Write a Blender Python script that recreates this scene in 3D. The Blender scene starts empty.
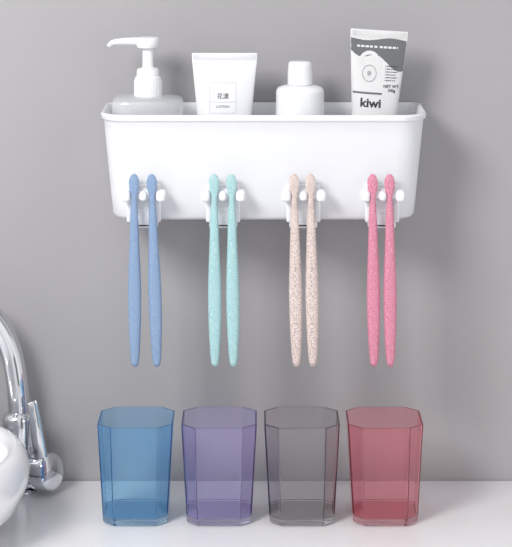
import bpy, bmesh, math
from mathutils import Vector, Matrix
sc=bpy.context.scene
col=sc.collection
try:
    sc.view_settings.view_transform='Standard'
    sc.cycles.transparent_max_bounces=32
    sc.cycles.transmission_bounces=16
    sc.cycles.max_bounces=16
except Exception: pass
F=2000.0; D=2.1; ZC=0.672; HY=-160.0
def W(px,py,y):
    s=F/(D+y); return Vector(((px-256)/s,y,ZC-(py-HY)/s))
def lin(r,g,b):
    f=lambda c:((c/255)/12.92 if c/255<=0.04045 else ((c/255+0.055)/1.055)**2.4)
    return (f(r),f(g),f(b),1)
# ---------- materials
def princ(name,colr,rough=0.4,metal=0,spec=0.5,sss=0,coat=0):
    m=bpy.data.materials.new(name); m.use_nodes=True
    b=m.node_tree.nodes['Principled BSDF']
    b.inputs['Base Color'].default_value=colr; b.inputs['Roughness'].default_value=rough
    b.inputs['Metallic'].default_value=metal; b.inputs['Specular IOR Level'].default_value=spec
    if sss:
        b.inputs['Subsurface Weight'].default_value=sss; b.inputs['Subsurface Scale'].default_value=0.004
    b.inputs['Coat Weight'].default_value=coat
    return m
def noise_mix(m,c1,c2,scale,lo,hi,detail=3,kind='noise'):
    nt=m.node_tree; b=nt.nodes['Principled BSDF']
    tc=nt.nodes.new('ShaderNodeTexCoord')
    n=nt.nodes.new('ShaderNodeTexNoise'); n.inputs['Scale'].default_value=scale; n.inputs['Detail'].default_value=detail
    nt.links.new(tc.outputs['Object'],n.inputs['Vector'])
    r=nt.nodes.new('ShaderNodeValToRGB'); r.color_ramp.elements[0].position=lo; r.color_ramp.elements[1].position=hi
    r.color_ramp.elements[0].color=c1; r.color_ramp.elements[1].color=c2
    nt.links.new(n.outputs['Fac'],r.inputs['Fac']); nt.links.new(r.outputs['Color'],b.inputs['Base Color'])
    return m
def clear(name,tint,body,bodymix=0.25,refl=0.6,base=0.03,rough=0.05):
    # thin tinted plastic: transparent + a little scatter + grazing-angle gloss
    m=bpy.data.materials.new(name); m.use_nodes=True; nt=m.node_tree
    for n in list(nt.nodes): nt.nodes.remove(n)
    out=nt.nodes.new('ShaderNodeOutputMaterial')
    tr=nt.nodes.new('ShaderNodeBsdfTransparent'); tr.inputs[0].default_value=tint
    tl=nt.nodes.new('ShaderNodeBsdfTranslucent'); tl.inputs[0].default_value=body
    df=nt.nodes.new('ShaderNodeBsdfDiffuse'); df.inputs[0].default_value=body
    a=nt.nodes.new('ShaderNodeMixShader'); a.inputs[0].default_value=0.5
    nt.links.new(tl.outputs[0],a.inputs[1]); nt.links.new(df.outputs[0],a.inputs[2])
    b=nt.nodes.new('ShaderNodeMixShader'); b.inputs[0].default_value=bodymix
    nt.links.new(tr.outputs[0],b.inputs[1]); nt.links.new(a.outputs[0],b.inputs[2])
    gl=nt.nodes.new('ShaderNodeBsdfGlossy'); gl.inputs['Roughness'].default_value=rough; gl.inputs[0].default_value=(1,1,1,1)
    lw=nt.nodes.new('ShaderNodeLayerWeight'); lw.inputs[0].default_value=0.5
    pw=nt.nodes.new('ShaderNodeMath'); pw.operation='POWER'; pw.inputs[1].default_value=4.0
    ml=nt.nodes.new('ShaderNodeMath'); ml.operation='MULTIPLY_ADD'; ml.inputs[1].default_value=refl; ml.inputs[2].default_value=base
    nt.links.new(lw.outputs['Facing'],pw.inputs[0]); nt.links.new(pw.outputs[0],ml.inputs[0])
    c=nt.nodes.new('ShaderNodeMixShader'); nt.links.new(ml.outputs[0],c.inputs[0])
    nt.links.new(b.outputs[0],c.inputs[1]); nt.links.new(gl.outputs[0],c.inputs[2])
    nt.links.new(c.outputs[0],out.inputs[0])
    return m
def glass(name,tint,body=None,mix=0.0,ior=1.46,rough=0.0):
    m=princ(name,tint,rough); nt=m.node_tree
    b=nt.nodes['Principled BSDF']; out=[n for n in nt.nodes if n.type=='OUTPUT_MATERIAL'][0]
    b.inputs['Transmission Weight'].default_value=1.0; b.inputs['IOR'].default_value=ior
    if mix>0:
        tl=nt.nodes.new('ShaderNodeBsdfTranslucent'); tl.inputs[0].default_value=body
        df=nt.nodes.new('ShaderNodeBsdfDiffuse'); df.inputs[0].default_value=body
        a=nt.nodes.new('ShaderNodeMixShader'); a.inputs[0].default_value=0.5
        nt.links.new(tl.outputs[0],a.inputs[1]); nt.links.new(df.outputs[0],a.inputs[2])
        c=nt.nodes.new('ShaderNodeMixShader'); c.inputs[0].default_value=mix
        nt.links.new(b.outputs[0],c.inputs[1]); nt.links.new(a.outputs[0],c.inputs[2])
        nt.links.new(c.outputs[0],out.inputs[0])
    return m
M_wall=noise_mix(princ('wall_paint',lin(164,163,165),0.55,spec=0.3),lin(163,161,163),lin(168,166,168),3,0.3,0.7)
M_counter=noise_mix(princ('white_stone',lin(240,240,242),0.2,spec=0.5),lin(240,239,241),lin(247,246,248),6,0.35,0.65)
M_floor=princ('floor_tile',lin(190,188,186),0.4)
M_white=princ('white_plastic',lin(236,237,241),0.28)
M_white2=princ('white_gloss_plastic',lin(234,235,238),0.22)
M_rack=princ('rack_plastic',lin(229,230,234),0.33)
M_ceramic=princ('ceramic',lin(236,236,239),0.06,coat=0.8)
M_chrome=princ('chrome',lin(222,224,228),0.05,1)
M_tube=princ('tube_plastic',lin(230,231,235),0.32)
M_paste=princ('paste_tube_plastic',lin(220,220,221),0.28)
M_dark=princ('dark_ink',lin(48,48,52),0.4)
M_gray=princ('gray_ink',lin(104,106,110),0.35)
M_lgray=princ('light_gray_ink',lin(165,166,170),0.35)
M_bristle=princ('bristles',lin(235,235,235),0.6)
M_bottle=clear('frosted_clear',(0.97,0.975,0.98,1),lin(246,248,250),0.5,0.4)
# ---------- mesh helpers
def new(name,bm,mat,parent=None,loc=(0,0,0),ang=35,label=None,cat=None,group=None,rot=None):
    bmesh.ops.recalc_face_normals(bm,faces=bm.faces)
    me=bpy.data.meshes.new(name); bm.to_mesh(me); bm.free()
    if ang>0:
        me.shade_smooth(); me.set_sharp_from_angle(angle=math.radians(ang))
    else: me.shade_flat()
    if mat: 
        for m in (mat if isinstance(mat,(list,tuple)) else [mat]): me.materials.append(m)
    o=bpy.data.objects.new(name,me); col.objects.link(o); o.location=loc
    if rot: o.rotation_euler=rot
    if parent: o.parent=parent
    if label: o['label']=label
    if cat: o['category']=cat
    if group: o['group']=group
    return o
def empty(name,loc,label,cat,group=None):
    o=bpy.data.objects.new(name,None); col.objects.link(o); o.location=loc; o.empty_display_size=0.02
    o['label']=label; o['category']=cat
    if group: o['group']=group
    return o
def loft(bm,loops,cap0=True,cap1=True):
    vs=[[bm.verts.new(p) for p in l] for l in loops]
    n=len(vs[0])
    for a,b in zip(vs,vs[1:]):
        for i in range(n):
            bm.faces.new((a[i],a[(i+1)%n],b[(i+1)%n],b[i]))
    if cap0: bm.faces.new(vs[0][::-1])
    if cap1: bm.faces.new(vs[-1])
    return vs
def ell(z,a,b,cx=0,cy=0,n=32,p=2.0):
    r=[]
    for i in range(n):
        t=2*math.pi*i/n; c,s=math.cos(t),math.sin(t)
        r.append((cx+a*math.copysign(abs(c)**(2/p),c),cy+b*math.copysign(abs(s)**(2/p),s),z))
    return r
def lathe(bm,prof,cx=0,cy=0,n=40,z0=0,cap0=True,cap1=True):
    return loft(bm,[ell(z+z0,r,r,cx,cy,n) for r,z in prof],cap0,cap1)
def box(bm,x0,x1,y0,y1,z0,z1,bev=0,seg=3):
    b2=bmesh.new(); bmesh.ops.create_cube(b2,size=1)
    for v in b2.verts:
        v.co=Vector((x0+(v.co.x+.5)*(x1-x0),y0+(v.co.y+.5)*(y1-y0),z0+(v.co.z+.5)*(z1-z0)))
    if bev: bmesh.ops.bevel(b2,geom=list(b2.edges),offset=bev,segments=seg,profile=0.5,affect='EDGES')
    me=bpy.data.meshes.new('t'); b2.to_mesh(me); b2.free(); bm.from_mesh(me); bpy.data.meshes.remove(me)
def sweep(bm,pts,rads,n=20,flat=1.0,side=Vector((0,1,0))):
    pts=[Vector(p) for p in pts]; loops=[]
    for i,p in enumerate(pts):
        t=(pts[min(i+1,len(pts)-1)]-pts[max(i-1,0)]).normalized()
        u=side-t*side.dot(t)
        if u.length<1e-4: u=Vector((1,0,0))-t*t.x
        u.normalize(); v=t.cross(u)
        r=rads[i] if isinstance(rads,(list,tuple)) else rads
        loops.append([p+u*(r*flat*math.cos(2*math.pi*k/n))+v*(r*math.sin(2*math.pi*k/n)) for k in range(n)])
    loft(bm,loops)
def spline(P,k=8):
    P=[Vector(p) for p in P]; out=[]
    for i in range(len(P)-1):
        p0=P[max(i-1,0)];p1=P[i];p2=P[i+1];p3=P[min(i+2,len(P)-1)]
        for j in range(k):
            t=j/k
            out.append(0.5*((2*p1)+(p2-p0)*t+(2*p0-5*p1+4*p2-p3)*t*t+(3*p1-p0-3*p2+p3)*t**3))
    out.append(P[-1]); return out
# ---------- setting
bm=bmesh.new(); box(bm,-1.6,1.6,0,0.1,-0.86,1.7)
w=new('wall_back',bm,M_wall); w['kind']='structure'
bm=bmesh.new(); box(bm,-1.6,1.6,-2.6,0.0,-0.92,-0.86)
w=new('floor',bm,M_floor); w['kind']='structure'
bm=bmesh.new(); box(bm,-1.2,1.2,-0.55,-0.0005,-0.04,0,0.003)
new('countertop',bm,M_counter,label='polished white stone bathroom countertop against grey wall',cat='countertop')
# ---------- rack
CX=0.0077; ZB=0.289; ZT=0.397; H=ZT-ZB
def rr(z,hw,yf,yb,rf,rb,n=10):
    pts=[]
    def arc(cx,cy,r,a0):
        for i in range(n+1):
            a=a0+math.pi/2*i/n; pts.append((cx+r*math.cos(a),cy+r*math.sin(a),z))
    arc(-hw+rf,yf+rf,rf,math.pi); arc(hw-rf,yf+rf,rf,1.5*math.pi)
    arc(hw-rb,yb-rb,rb,0); arc(-hw+rb,yb-rb,rb,math.pi/2)
    return pts
def S(t,off=0,z=None):   # outline at fraction t, shrunk by off
    hw=0.153+0.0095*t-off; yf=-0.084-0.0135*t+off; yb=-off
    return rr(H*t if z is None else z,hw,yf,yb,0.027-off*0.5,0.010-off*0.3)
loops=[S(0,0.006,0),S(0,0.002,0.001),S(0.02,0.0,0.004)]
for t in (0.2,0.4,0.6,0.8,0.93): loops.append(S(t))
loops+= [S(0.94,-0.0006),S(0.945,-0.0018),S(0.985,-0.0024),S(1.0,-0.0012),S(1.0,0.0008,H),S(0.985,0.002),S(0.9,0.0026)]
for t in (0.6,0.3,0.06): loops.append(S(t,0.0026))
loops.append(S(0.03,0.008,0.003))
loops=[[(x,y-0.0035,z) for x,y,z in l] for l in loops]
bm=bmesh.new(); loft(bm,loops)
rack=new('storage_rack',bm,M_rack,loc=(CX,0,ZB),ang=50,label='white plastic wall-mounted bathroom organiser bin holding toiletries',cat='wall shelf')
def panel_y(z): return -0.0875-0.0135*((z-ZB)/H)
for i,px in enumerate((143.5,223,303.5,382.5)):
    zb=ZC-(195+160)/1003.0
    x=(px-256)/1003.0
    py_=panel_y(zb)
    bm=bmesh.new()
    box(bm,-0.0165,0.0165,py_-0.0055,py_+0.0015,zb-0.027,zb+0.009,0.0022)
    box(bm,-0.0140,0.0140,py_-0.0065,py_+0.020,zb-0.0350,zb-0.0295,0.0020)
    box(bm,-0.0140,0.0140,py_-0.0065,py_+0.0005,zb-0.0350,zb-0.019,0.0022)
    yb=py_-0.0137
    sweep(bm,[(-0.0195,yb,zb),(-0.0190,yb,zb),(0.0190,yb,zb),(0.0195,yb,zb)],[0.0040,0.0046,0.0046,0.0040],16)
    box(bm,-0.0045,0.0045,py_-0.0145,py_-0.002,zb-0.006,zb+0.006,0.002)
    for xa,xb_,hz in ((-0.0222,-0.0128,0.0056),(-0.0040,0.0036,0.0048),(0.0128,0.0222,0.0056)):
        box(bm,xa,xb_,yb-0.0118,yb+0.0055,zb-hz,zb+hz,0.0036,4)
    for xx in (-0.0140,0.0140):
        box(bm,xx-0.0030,xx+0.0030,py_-0.012,py_-0.002,zb-0.028,zb-0.002,0.0016)
    for v in bm.verts: v.co+=Vector((x-CX,0,-ZB))
    new('hook',bm,M_white,parent=rack,label='white plastic double peg hook clipped under the bin')
# ---------- toothbrushes
prof=[(0,0.0012),(0.0012,0.0026),(0.004,0.0038),(0.012,0.0047),(0.03,0.0057),(0.05,0.0064),(0.075,0.0066),(0.10,0.0058),(0.125,0.0048),(0.145,0.0042),(0.158,0.0034),(0.165,0.0028),(0.169,0.0028),(0.173,0.0038),(0.178,0.0051),(0.184,0.0053),(0.188,0.0043),(0.1905,0.0026),(0.1915,0.001)]
def interp(pr,z):
    for (a,b),(c,d) in zip(pr,pr[1:]):
        if a<=z<=c:
            t=(z-a)/(c-a); return b+(d-b)*t
    return pr[-1][1]
def brush(px_top,px_bot,mat,label,group):
    y=-0.1115; s=F/(D+y)
    zt=ZC-(174+160)/s; L=0.1915; zb=zt-L
    xt=(px_top-256)/s; xb=(px_bot-256)/s
    bm=bmesh.new(); loops=[]
    zs=sorted(set([z for z,_ in prof]+[i*0.005 for i in range(39)]))
    for z in zs:
        w_=interp(prof,z); d=min(w_*0.85,0.0045)
        if z>0.16: d=min(w_,0.0022)
        loops.append(ell(z,w_,d,cy=0.0,n=24,p=2.3))
    loft(bm,loops)
    o=new('toothbrush',bm,mat,loc=(xb,y,zb),ang=60,label=label,cat='toothbrush',group=group)
    o.rotation_euler=(0,math.atan2(xt-xb,L),0)
    bm=bmesh.new()
    for r in range(6):
        for c in (-1,0,1):
            zz=0.1745+r*0.0025
            sweep(bm,[(c*0.0026,0.0015,zz),(c*0.0027,0.0105,zz)],0.0011,8)
    new('bristles',bm,M_bristle,parent=o,label='short white bristle tufts')
def bm_mat(n,c1,c2,lo=0.46,hi=0.62,sc_=1100):
    return noise_mix(princ(n,c1,0.5),c1,c2,sc_,lo,hi,2)
MB=[bm_mat('brush_blue',lin(124,150,184),lin(144,166,196)),bm_mat('brush_aqua',lin(146,192,196),lin(190,216,217)),
    bm_mat('brush_beige',lin(166,142,140),lin(222,208,202),0.38,0.52,1000),bm_mat('brush_pink',lin(200,116,141),lin(222,160,178))]
names=['pale blue','aqua green','speckled beige','rose pink']
tops=[((134,135),(151.5,157)),((214,215),(231.5,233.5)),((294,296.5),(310.5,313)),((372.5,374),(389.5,390.5))]
for k in range(4):
    for (a,b) in tops[k]:
        brush(a,b,MB[k],names[k]+' wheat-straw plastic toothbrush hanging on a white hook','toothbrushes hanging from the bin hooks')
# ---------- tumblers
def octo(z,h,c,n=0):
    return [(-h+c,-h,z),(h-c,-h,z),(h,-h+c,z),(h,h-c,z),(h-c,h,z),(-h+c,h,z),(-h,h-c,z),(-h,-h+c,z)]
cupdef=[(136.5,'blue',(0.73,0.945,1.0,1),lin(60,165,255),0.10),(219.5,'purple',(0.915,0.885,1.0,1),lin(165,145,255),0.05),
        (301.5,'smoke grey',(0.83,0.825,0.83,1),lin(120,118,120),0.015),(384,'red',(1.0,0.72,0.77,1),lin(255,70,100),0.06)]
for px,cn,tint,body,mx in cupdef:
    y=-0.112; s=F/(D+y)
    bm=bmesh.new(); Hc=0.0980
    def R(t,off=0): return (0.0317+0.0055*t-off),(0.0105+0.0030*t-off*0.4)
    loops=[]
    loops.append(octo(0,*R(0,0.0015)))
    loops.append(octo(0.0025,*R(0.02)))
    loops.append(octo(Hc,*R(1.0)))
    loops.append(octo(Hc,*R(1.0,0.0018)))
    loops.append(octo(0.0070,*R(0.07,0.0020)))
    loft(bm,loops)
    o=new('tumbler',bm,glass('tinted_plastic_'+cn.replace(' ','_'),tint,body,mx),loc=((px-256)/s,y,0.0002),ang=0,label=f'transparent {cn} plastic tumbler with faceted corners standing on counter',cat='cup',group='faceted tumblers on the counter')
    bv=o.modifiers.new('bevel','BEVEL'); bv.width=0.0006; bv.segments=2; bv.limit_method='ANGLE'; bv.angle_limit=math.radians(30)
# ---------- shelf items
YI=-0.05; SI=F/(D+YI); ZF=ZB+0.0032
def zz(py): return ZC-(py+160)/SI-ZF
def xx(px): return (px-256)/SI
# pump bottle
x0=xx(148)
E=empty('pump_bottle',(x0,YI,ZF),'frosted clear lotion bottle with white pump standing in bin','pump bottle')
bm=bmesh.new(); zt=zz(97)
L=[(0,0.026,0.02),(0.002,0.030,0.023),(0.02,0.031,0.024),(0.06,0.0335,0.025),(zt-0.012,0.0362,0.026),(zt-0.005,0.0362,0.026),(zt-0.002,0.0352,0.025),(zt-0.0004,0.033,0.023),(zt+0.0008,0.026,0.019),(zt+0.002,0.013,0.012),(zt+0.006,0.0115,0.0115)]
loft(bm,[ell(z,a,b,n=56,p=4 if a>0.014 else 2) for z,a,b in L])
new('bottle_body',bm,M_bottle,parent=E,ang=50)
bm=bmesh.new(); z1=zz(97.5)
lathe(bm,[(0.0138,z1+0.0005),(0.0141,z1+0.0015),(0.0138,zz(79)),(0.0133,zz(77)),(0.0118,zz(76)),(0.0116,zz(71)),(0.0105,zz(68.5)),(0.007,zz(67.5)),(0.0058,zz(67)),(0.0056,zz(47))],n=48)
for k in range(28):
    a=2*math.pi*k/28
    sweep(bm,[(0.0138*math.cos(a),0.0138*math.sin(a),z1+0.002),(0.0137*math.cos(a),0.0137*math.sin(a),zz(80))],0.0005,6)
col_=new('pump_collar',bm,M_white2,parent=E)
bm=bmesh.new()
lathe(bm,[(0.0085,zz(48.5)),(0.0108,zz(47)),(0.0118,zz(44)),(0.0122,zz(40)),(0.0118,zz(38)),(0.010,zz(37.2)),(0.005,zz(37))],cx=-0.0005,n=36)
P=spline([(-0.004,0,zz(41.5)),(-0.018,0,zz(41.3)),(-0.030,0,zz(41.8)),(-0.037,0,zz(43)),(-0.0405,0,zz(46.3))],5)
sweep(bm,P,[0.0046-0.0024*i/(len(P)-1) for i in range(len(P))],16,flat=1.3)
new('pump_head',bm,M_white2,parent=E)
# white bottle
E=empty('lotion_bottle',(xx(300),YI,ZF),'small round white plastic bottle with screw cap in bin','bottle')
bm=bmesh.new()
lathe(bm,[(0.022,0),(0.0242,0.002),(0.0247,0.01),(0.0247,zz(93)),(0.0243,zz(90)),(0.0228,zz(87.6)),(0.019,zz(86)),(0.014,zz(85)),(0.0105,zz(84.5)),(0.0105,zz(82))],n=48)
new('bottle_body',bm,M_white2,parent=E,ang=45)
bm=bmesh.new()
lathe(bm,[(0.0120,zz(84.6)),(0.0128,zz(84)),(0.0128,zz(75)),(0.0122,zz(66)),(0.0118,zz(63)),(0.0105,zz(61.5)),(0.005,zz(61))],n=40)
new('bottle_cap',bm,M_white2,parent=E,ang=45)
# squeeze tubes
class Tube:
    def __init__(s,zb,zt,wb,wt,db,crimp): s.zb,s.zt,s.wb,s.wt,s.db,s.cr=zb,zt,wb,wt,db,crimp
    def w(s,z): return s.wb+(s.wt-s.wb)*max(0,min(1,(z-s.zb)/(s.zt-s.cr-s.zb)))
    def d(s,z):
        t=max(0,min(1,(z-s.zb)/(s.zt-s.cr-s.zb))); return 0.0007+(s.db-0.0007)*(1-t)**0.75
    def y(s,x,z):
        q=min(1,abs(x)/s.w(z)); return -s.d(z)*math.sqrt(max(0,1-q*q))
    def mesh(s,bm):
        zs=[s.zb+(s.zt-s.cr-s.zb)*i/30 for i in range(31)]
        loops=[ell(s.zb-0.004,s.wb*0.6,s.db*0.6,n=64),ell(s.zb-0.002,s.wb*0.92,s.db*0.92,n=64)]
        loops+=[ell(z,s.w(z),s.d(z),n=64) for z in zs]
        loops+=[ell(s.zt-s.cr+0.0006,s.wt,0.0011,n=64),ell(s.zt-0.0004,s.wt,0.0011,n=64),ell(s.zt,s.wt-0.0004,0.0007,n=64)]
        loft(bm,loops)
def text_bm(bm,T,txt,size,cx,cz,bold=0,rot=0,off=0.00025,sx=1.0):
    cu=bpy.data.curves.new('t','FONT'); cu.body=txt; cu.size=size; cu.align_x='CENTER'; cu.align_y='CENTER'; cu.offset=bold; cu.resolution_u=3
    o=bpy.data.objects.new('t',cu); col.objects.link(o)
    dg=bpy.context.evaluated_depsgraph_get(); me=bpy.data.meshes.new_from_object(o.evaluated_get(dg))
    bpy.data.objects.remove(o); bpy.data.curves.remove(cu)
    c,s=math.cos(rot),math.sin(rot)
    for v in me.vertices:
        vx=v.co.x*sx
        x,z=vx*c-v.co.y*s+cx,vx*s+v.co.y*c+cz
        v.co=(x,T.y(x,z)-off,z)
    bm.from_mesh(me); bpy.data.meshes.remove(me)
def decal(bm,T,x0,x1,z0,z1,fn,cell=0.0005,off=0.00015):
    nx=max(1,int((x1-x0)/cell)); nz=max(1,int((z1-z0)/cell)); V={}
    def v(i,j):
        if (i,j) not in V:
            x=x0+(x1-x0)*i/nx; z=z0+(z1-z0)*j/nz
            V[(i,j)]=bm.verts.new((x,T.y(x,z)-off,z))
        return V[(i,j)]
    for i in range(nx):
        for j in range(nz):
            x=x0+(x1-x0)*(i+.5)/nx; z=z0+(z1-z0)*(j+.5)/nz
            if abs(x)<T.w(z)*0.985 and fn(x,z): bm.faces.new((v(i,j),v(i+1,j),v(i+1,j+1),v(i,j+1)))
# lotion tube
T=Tube(0.030,zz(53),0.0215,0.0333,0.019,0.007)
E=empty('lotion_tube',(xx(224.5),YI,ZF),'white squeeze tube of lotion with small grey lettering in bin','squeeze tube')
bm=bmesh.new(); T.mesh(bm)
for k in range(30):
    x=-0.031+0.062*k/29; sweep(bm,[(x,-0.0011,T.zt-0.0058),(x,-0.0011,T.zt-0.001)],0.0004,6)
new('tube_body',bm,M_tube,parent=E,ang=50)
bm=bmesh.new(); lathe(bm,[(0.019,0),(0.0195,0.001),(0.020,0.026),(0.019,0.0275),(0.010,0.028)],n=40)
new('tube_cap',bm,M_white2,parent=E)
bm=bmesh.new()
text_bm(bm,T,'花漾',0.0062,xx(223)-xx(224.5),zz(95.5),0.00006)
text_bm(bm,T,'LOTION',0.0036,xx(223)-xx(224.5),zz(105.5),0.00003)
new('printed_lettering',bm,M_gray,parent=E,label='dark grey printed lettering')
bm=bmesh.new()
bx0,bx1,bz0,bz1=-0.015,0.012,zz(112),zz(82)
decal(bm,T,bx0,bx1,bz0,bz1,lambda x,z:(x-bx0<0.0003 or bx1-x<0.0003 or bz1-z<0.0003 or z-bz0<0.0003) or abs(z-zz(101))<0.0002,0.0003)
new('printed_frame',bm,M_lgray,parent=E,label='thin grey printed frame')
# toothpaste tube
T=Tube(0.028,zz(31),0.0175,0.0293,0.017,0.0075)
E=empty('toothpaste_tube',(xx(378.5),YI,ZF+0.0012),'white and grey toothpaste tube with dark lettering in bin','toothpaste')
E.rotation_euler=(0,math.radians(3.6),0); E.location.x-=0.0106
bm=bmesh.new(); T.mesh(bm)
for k in range(26):
    x=-0.027+0.054*k/25; sweep(bm,[(x,-0.0011,T.zt-0.0062),(x,-0.0011,T.zt-0.001)],0.0004,6)
new('tube_body',bm,M_paste,parent=E,ang=50)
bm=bmesh.new(); lathe(bm,[(0.0135,0),(0.014,0.001),(0.015,0.024),(0.014,0.0255),(0.008,0.026)],n=40)
new('tube_cap',bm,M_white2,parent=E)
bm=bmesh.new()
def wave(x,z):
    top=zz(40)+0.0015*math.sin(x*120)
    bot=zz(60)+0.010*(x/0.03)*-1+0.004*math.sin((x+0.01)*160)
    return bot<z<top
decal(bm,T,-0.029,0.029,zz(96),zz(38),wave)
decal(bm,T,-0.0235,0.0235,zz(94.5),zz(92.5),lambda x,z:x<0.006)
new('printed_wave',bm,M_gray,parent=E,label='dark grey printed wave band')
bm=bmesh.new()
def ring(x,z):
    cx,cz=-0.008,zz(66); r=math.hypot(x-cx,(z-cz)*0.8); a=math.atan2(z-cz,x-cx)
    return abs(r-0.0095-0.0015*a/math.pi)<0.0016 or (abs(r-0.0050-0.0008*a)<0.0010 and abs(a)>0.5)
decal(bm,T,-0.026,0.012,zz(92),zz(50),ring,0.00035,0.00030)
decal(bm,T,-0.022,0.020,zz(48.5),zz(46.5),lambda x,z:int(x*900)%4!=0,0.0005,0.0003)
new('printed_swirl',bm,M_paste,parent=E,label='white printed swirl')
bm=bmesh.new()
decal(bm,T,-0.026,0.012,zz(92),zz(50),lambda x,z:(lambda r:0.0066<r<0.0074 or r<0.0022)(math.hypot(x+0.008,(z-zz(74))*0.85)),0.00035,0.00036)
new('printed_ring',bm,M_lgray,parent=E,label='light grey printed ring')
bm=bmesh.new()
text_bm(bm,T,'kiwi',0.0122,-0.005,zz(103.5),0.00038,sx=1.08)
text_bm(bm,T,'NET WT.\n100g',0.0042,0.0155,zz(88),0.00010)
for k in range(6):
    z=zz(66+2.8*k); decal(bm,T,0.008,0.021-0.002*(k%2),z-0.0005,z+0.0005,lambda x,z:int(x*1400)%3!=0,0.0004,0.00025)
new('printed_lettering',bm,M_dark,parent=E,label='dark printed lettering')
# ---------- sink
bm=bmesh.new()
pr=[(0.085,0.0),(0.098,0.001),(0.118,0.010),(0.138,0.030),(0.1485,0.052),(0.1495,0.064),(0.1470,0.075),(0.1420,0.082),(0.1360,0.0845),(0.1300,0.083),(0.1260,0.078),(0.122,0.066),(0.110,0.040),(0.085,0.022),(0.045,0.014),(0.012,0.012)]
lathe(bm,pr,n=96)
new('vessel_sink',bm,M_ceramic,loc=(-0.368,-0.175,0),ang=60,label='round white ceramic vessel basin on the counter',cat='sink')
# ---------- faucet
yf=-0.034; sf=F/(D+yf)
def fw(px,py,dy=0): 
    v=W(px,py,yf); return (v.x-fx,dy,v.z)
fx=(19-256)/sf
E=empty('faucet',(fx,yf,0),'polished chrome gooseneck faucet beside the white basin','faucet')
bm=bmesh.new()
lathe(bm,[(0.0215,0),(0.022,0.002),(0.0205,0.004),(0.0165,0.006),(0.0160,0.045),(0.0162,fw(0,446)[2]),(0.0172,fw(0,440)[2]),(0.0172,fw(0,418)[2]),(0.0160,fw(0,414)[2]),(0.0135,fw(0,412)[2]),(0.0118,fw(0,411)[2])],n=48)
new('faucet_base',bm,M_chrome,parent=E)
bm=bmesh.new()
P=[fw(19,414),fw(18.5,400),fw(16.5,380),fw(12,355),fw(3,330),fw(-12,308),fw(-34,293),fw(-62,288),fw(-88,297),fw(-105,320),fw(-111,345),fw(-112,356)]
yo=[0,0,0,0,-0.004,-0.012,-0.025,-0.045,-0.062,-0.075,-0.08,-0.08]
P=[(p[0],yo[i],p[2]) for i,p in enumerate(P)]
P=spline(P,8); sweep(bm,P,0.0112,28)
new('spout',bm,M_chrome,parent=E,ang=60)
bm=bmesh.new()
c=fw(47,476); cy=-0.012; ax=Vector((0.80,-0.55,0.12)).normalized()
cc=Vector((c[0],cy,0.0232))
def cyl(bm,c,ax,prof,n=40):
    u=ax.cross(Vector((0,0,1))).normalized(); v=u.cross(ax)
    loft(bm,[[c+ax*a+u*(r*math.cos(2*math.pi*k/n))+v*(r*math.sin(2*math.pi*k/n)) for k in range(n)] for r,a in prof])
cyl(bm,cc,ax,[(0.010,-0.030),(0.011,-0.016),(0.0165,-0.014),(0.0185,-0.012),(0.0190,0.006),(0.0178,0.0085),(0.0150,0.0095),(0.004,0.0105)])
hd=new('faucet_handle',bm,M_chrome,parent=E)
bm=bmesh.new()
a=fw(45,462); b=fw(41,440); c2=fw(38,420); d=fw(34.5,400); e=fw(33.5,396)
P=spline([(a[0],cy-0.006,a[2]),(b[0],cy-0.008,b[2]),(c2[0],cy-0.008,c2[2]),(d[0],cy-0.007,d[2]),(e[0],cy-0.007,e[2])],6)
n=len(P); rad=[0.0072-0.0022*i/(n-1) for i in range(n)]; rad[-1]=0.0015; rad[-2]=0.0035
sweep(bm,P,rad,20,flat=0.45)
new('lever',bm,M_chrome,parent=hd,ang=60)
# ---------- light
def area(name,loc,tgt,size,power,c=(1,1,1),sy=None):
    l=bpy.data.lights.new(name,'AREA'); l.energy=power; l.size=size; l.color=c
    if sy: l.shape='RECTANGLE'; l.size_y=sy
    o=bpy.data.objects.new(name,l); col.objects.link(o); o.location=loc
    o.rotation_euler=(Vector(tgt)-Vector(loc)).to_track_quat('-Z','Y').to_euler()
area('key_light',(-0.9,-1.4,1.35),(-0.05,0,0.3),0.6,28,(1,0.99,0.975))
area('fill_light',(1.3,-1.6,0.7),(0,0,0.25),1.0,3.5)
wd=bpy.data.worlds.new('world'); sc.world=wd; wd.use_nodes=True; nt=wd.node_tree
bg=nt.nodes['Background']
tc=nt.nodes.new('ShaderNodeTexCoord'); sp=nt.nodes.new('ShaderNodeSeparateXYZ'); nt.links.new(tc.outputs['Generated'],sp.inputs[0])
mr=nt.nodes.new('ShaderNodeMapRange'); mr.inputs[1].default_value=-1; mr.inputs[2].default_value=1; nt.links.new(sp.outputs['X'],mr.inputs[0])
rp=nt.nodes.new('ShaderNodeValToRGB'); nt.links.new(mr.outputs[0],rp.inputs[0])
stops=[(0,0.35),(0.12,1.1),(0.24,1.15),(0.32,0.15),(0.40,0.20),(0.47,0.80),(0.60,0.90),(0.68,0.20),(0.76,0.25),(0.84,1.1),(1,0.7)]
el=rp.color_ramp.elements
for i,(p,v) in enumerate(stops):
    e=el[0] if i==0 else (el[1] if i==1 else el.new(p))
    e.position=p; e.color=(v*0.975,v*0.98,v,1)
nt.links.new(rp.outputs[0],bg.inputs[0]); bg.inputs[1].default_value=1.06
# ---------- camera
cam=bpy.data.cameras.new('camera'); co=bpy.data.objects.new('camera',cam); col.objects.link(co)
co.location=(0,-D,ZC); co.rotation_euler=(math.pi/2,0,0)
cam.sensor_fit='HORIZONTAL'; cam.sensor_width=36; cam.lens=F/512*36; cam.shift_y=-(273.5-HY)/512
cam.clip_start=0.05
sc.camera=co
